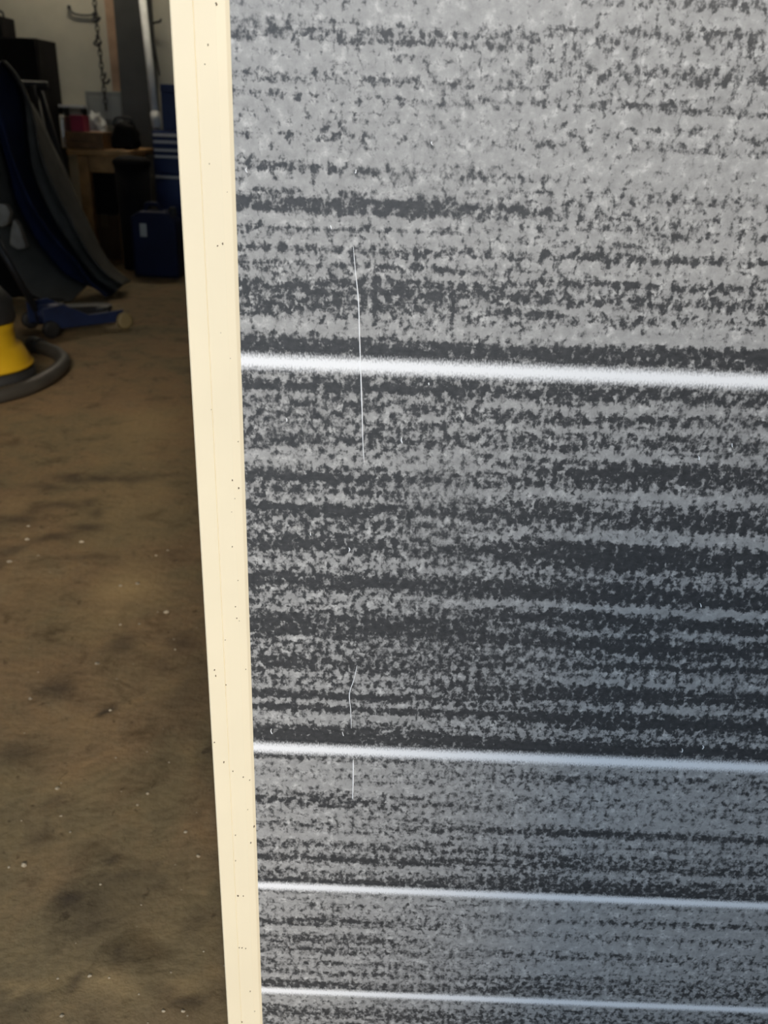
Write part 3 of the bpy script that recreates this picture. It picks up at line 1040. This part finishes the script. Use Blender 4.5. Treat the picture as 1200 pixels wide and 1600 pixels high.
cov = thing('draped_cover', 'grey and navy striped cover draped slantwise to the floor over a trestle', 'cover', (-1.9, 4.5, 0))
curves = []
for pix, Y in C:
    pts = []
    for i, (px, py) in enumerate(pix):
        f0 = i / (len(pix) - 1)
        p = at_y(px, py, Y)
        pts.append(p)
    pts = smooth_path(pts, 4)
    curves.append(pts)
bandmat = [('grey_band', M_gcloth), ('grey_band', M_gcloth), ('navy_band', M_ncloth), ('navy_band', M_ncloth), ('grey_band', M_gcloth), ('shade_sheet', M_black)]  # last band: black sheet standing in for the darkness under the cover
for k in range(0, 6):
    A, B = curves[k], curves[k + 1]
    bm = bmesh.new()
    rows = []
    for pa, pb_ in zip(A, B):
        row = []
        for s in range(7):
            u = s / 6
            p = pa.lerp(pb_, u)
            p.y += .03 * math.sin(u * math.pi) * (1 if k % 2 else -1) + .02 * noise.noise(p * 5)
            p.z = max(p.z, .012)
            row.append(bm.verts.new(p))
        rows.append(row)
    for r0, r1 in zip(rows, rows[1:]):
        for s in range(6):
            try:
                bm.faces.new((r0[s], r0[s + 1], r1[s + 1], r1[s]))
            except ValueError:
                pass
    o = obj(bandmat[k][0], bm, bandmat[k][1], cov, True)
    md = o.modifiers.new('thick', 'SOLIDIFY')
    md.thickness = .006
    md.offset = 1
# trestle holding it up
tr = thing('trestle', 'dark steel trestle frame standing under the striped cover', 'trestle', (-2.1, 4.9, 0))
tz = .98
for lx, fx in ((-2.35, -2.5), (-1.92, -1.80)):
    for dy in (-.02, .32):
        obj('leg', tube(bmesh.new(), [(lx, 5.0 + dy * .2, tz), (fx, 4.95 + dy, .0)], .02, 8), M_dark, tr, True)
obj('rail', tube(bmesh.new(), [(-2.5, 5.01, tz), (-1.85, 5.01, tz)], .022, 10), M_dark, tr, True)

# two pale patches on the black shade sheet
for pix in ([(-6, 318), (8, 320), (15, 332), (12, 350), (2, 356), (-8, 350)], [(20, 342), (28, 352), (36, 376), (40, 388), (26, 390), (14, 382), (16, 360)]):
    o = obj('patch', prism(bmesh.new(), [at_y(px, py, 4.245) for px, py in pix], (0, .05, 0)), mat('pale_patch', (.30, .28, .24), .8, var=.25, scale=15), cov, bevel=.008)

# ------------------------------------------------------------------ blue trolley jack
c0, c1 = on_floor(72, 528), on_floor(196, 512)
dv = (c1 - c0)
L_ = dv.length
dx_ = dv.normalized()
nx_ = Vector((-dx_.y, dx_.x, 0))
jk = thing('trolley_jack', 'low blue trolley jack with tan front wheels on the floor', 'jack', tuple((c0 + c1) / 2))
M_jack = mat('jack_blue', (.009, .020, .07), .5, var=.25, scale=12)


def jp(u, v, z):
    return c0 + dx_ * (u * L_) + nx_ * v + Vector((0, 0, z))


for v in (0.0, .17):
    side = [jp(0, v, .03), jp(.98, v, .03), jp(1.0, v, .08), jp(.55, v, .075), jp(.25, v, .13), jp(.0, v, .12)]
    obj('side_plate', prism(bmesh.new(), side, nx_ * .012), M_jack, jk, bevel=.003)
obj('lift_arm', prism(bmesh.new(), [jp(.2, .05, .05), jp(.9, .05, .06), jp(.9, .05, .095), jp(.2, .05, .11)], nx_ * .08), M_dark, jk, bevel=.004)
obj('saddle', lathe(bmesh.new(), [(.045, 0), (.055, .015), (.055, .03), (.04, .034)], jp(.80, .09, .062), 18), M_dark, jk)
obj('cylinder', tube(bmesh.new(), [jp(.03, .09, .08), jp(.35, .09, .08)], .04, 14), M_jack, jk, True)
for u in (.05, .97):
    for v in (-.02, .205):
        w = obj('wheel', disc_wheel(bmesh.new(), jp(u, v, .036), .036, .026, nx_), M_rubber if u < .5 else mat('tan_wheel', (.26, .19, .08), .6), jk, True)
obj('handle', tube(bmesh.new(), [jp(.02, .09, .10), jp(-.35, .10, .42)], .014, 10), M_dark, jk, True)

# ------------------------------------------------------------------ yellow vacuum drum with hose
cf = on_floor(-22, 606)
vc = thing('vacuum_cleaner', 'yellow drum vacuum cleaner on a black base', 'vacuum', (cf.x, cf.y, 0))
cf = Vector((cf.x, cf.y, 0))
M_yel = mat('yellow_plastic', (.60, .36, .012), .35, var=.1, scale=6)
obj('base', lathe(bmesh.new(), [(.15, .025), (.165, .03), (.17, .05), (.165, .07), (.14, .08)], cf, 36), M_rubber, vc, True)
obj('drum', lathe(bmesh.new(), [(.13, .075), (.158, .078), (.162, .088), (.158, .10), (.135, .15), (.118, .155), (.116, .20), (.12, .23)], cf, 40), M_yel, vc, True)
obj('rim_band', lathe(bmesh.new(), [(.155, .079), (.166, .084), (.166, .092), (.155, .097)], cf, 40), M_yel, vc, True)
obj('motor_head', lathe(bmesh.new(), [(.122, .23), (.128, .24), (.124, .30), (.09, .345), (.03, .36)], cf, 36), M_rubber, vc, True)
for k in range(5):
    a_ = 2 * math.pi * k / 5 + .3
    obj('caster', disc_wheel(bmesh.new(), cf + Vector((.14 * math.cos(a_), .14 * math.sin(a_), .022)), .022, .018, (math.sin(a_), -math.cos(a_), 0), 14), M_rubber, vc, True)
hz = [on_floor(-60, 634), on_floor(-25, 634), on_floor(10, 628), on_floor(45, 617), on_floor(74, 603), on_floor(94, 587), on_floor(100, 574), on_floor(88, 562), on_floor(66, 553)]
hp = smooth_path([Vector((p.x, p.y, .027)) for p in hz], 10)
rr = [.0255 + .0015 * (i % 2) for i in range(len(hp))]
t = thing('vacuum_hose', 'thick black corrugated hose curving on the floor around the yellow vacuum', 'hose', tuple(on_floor(60, 610)))
obj('hose', tube(bmesh.new(), hp, rr, 14), mat('hose_rubber', (.055, .05, .042), .5, var=.2, scale=10), t, True)
obj('cuff', tube(bmesh.new(), [hp[-1], hp[-1] + (hp[-1] - hp[-3]).normalized() * .07], .031, 14), M_rubber, t, True)
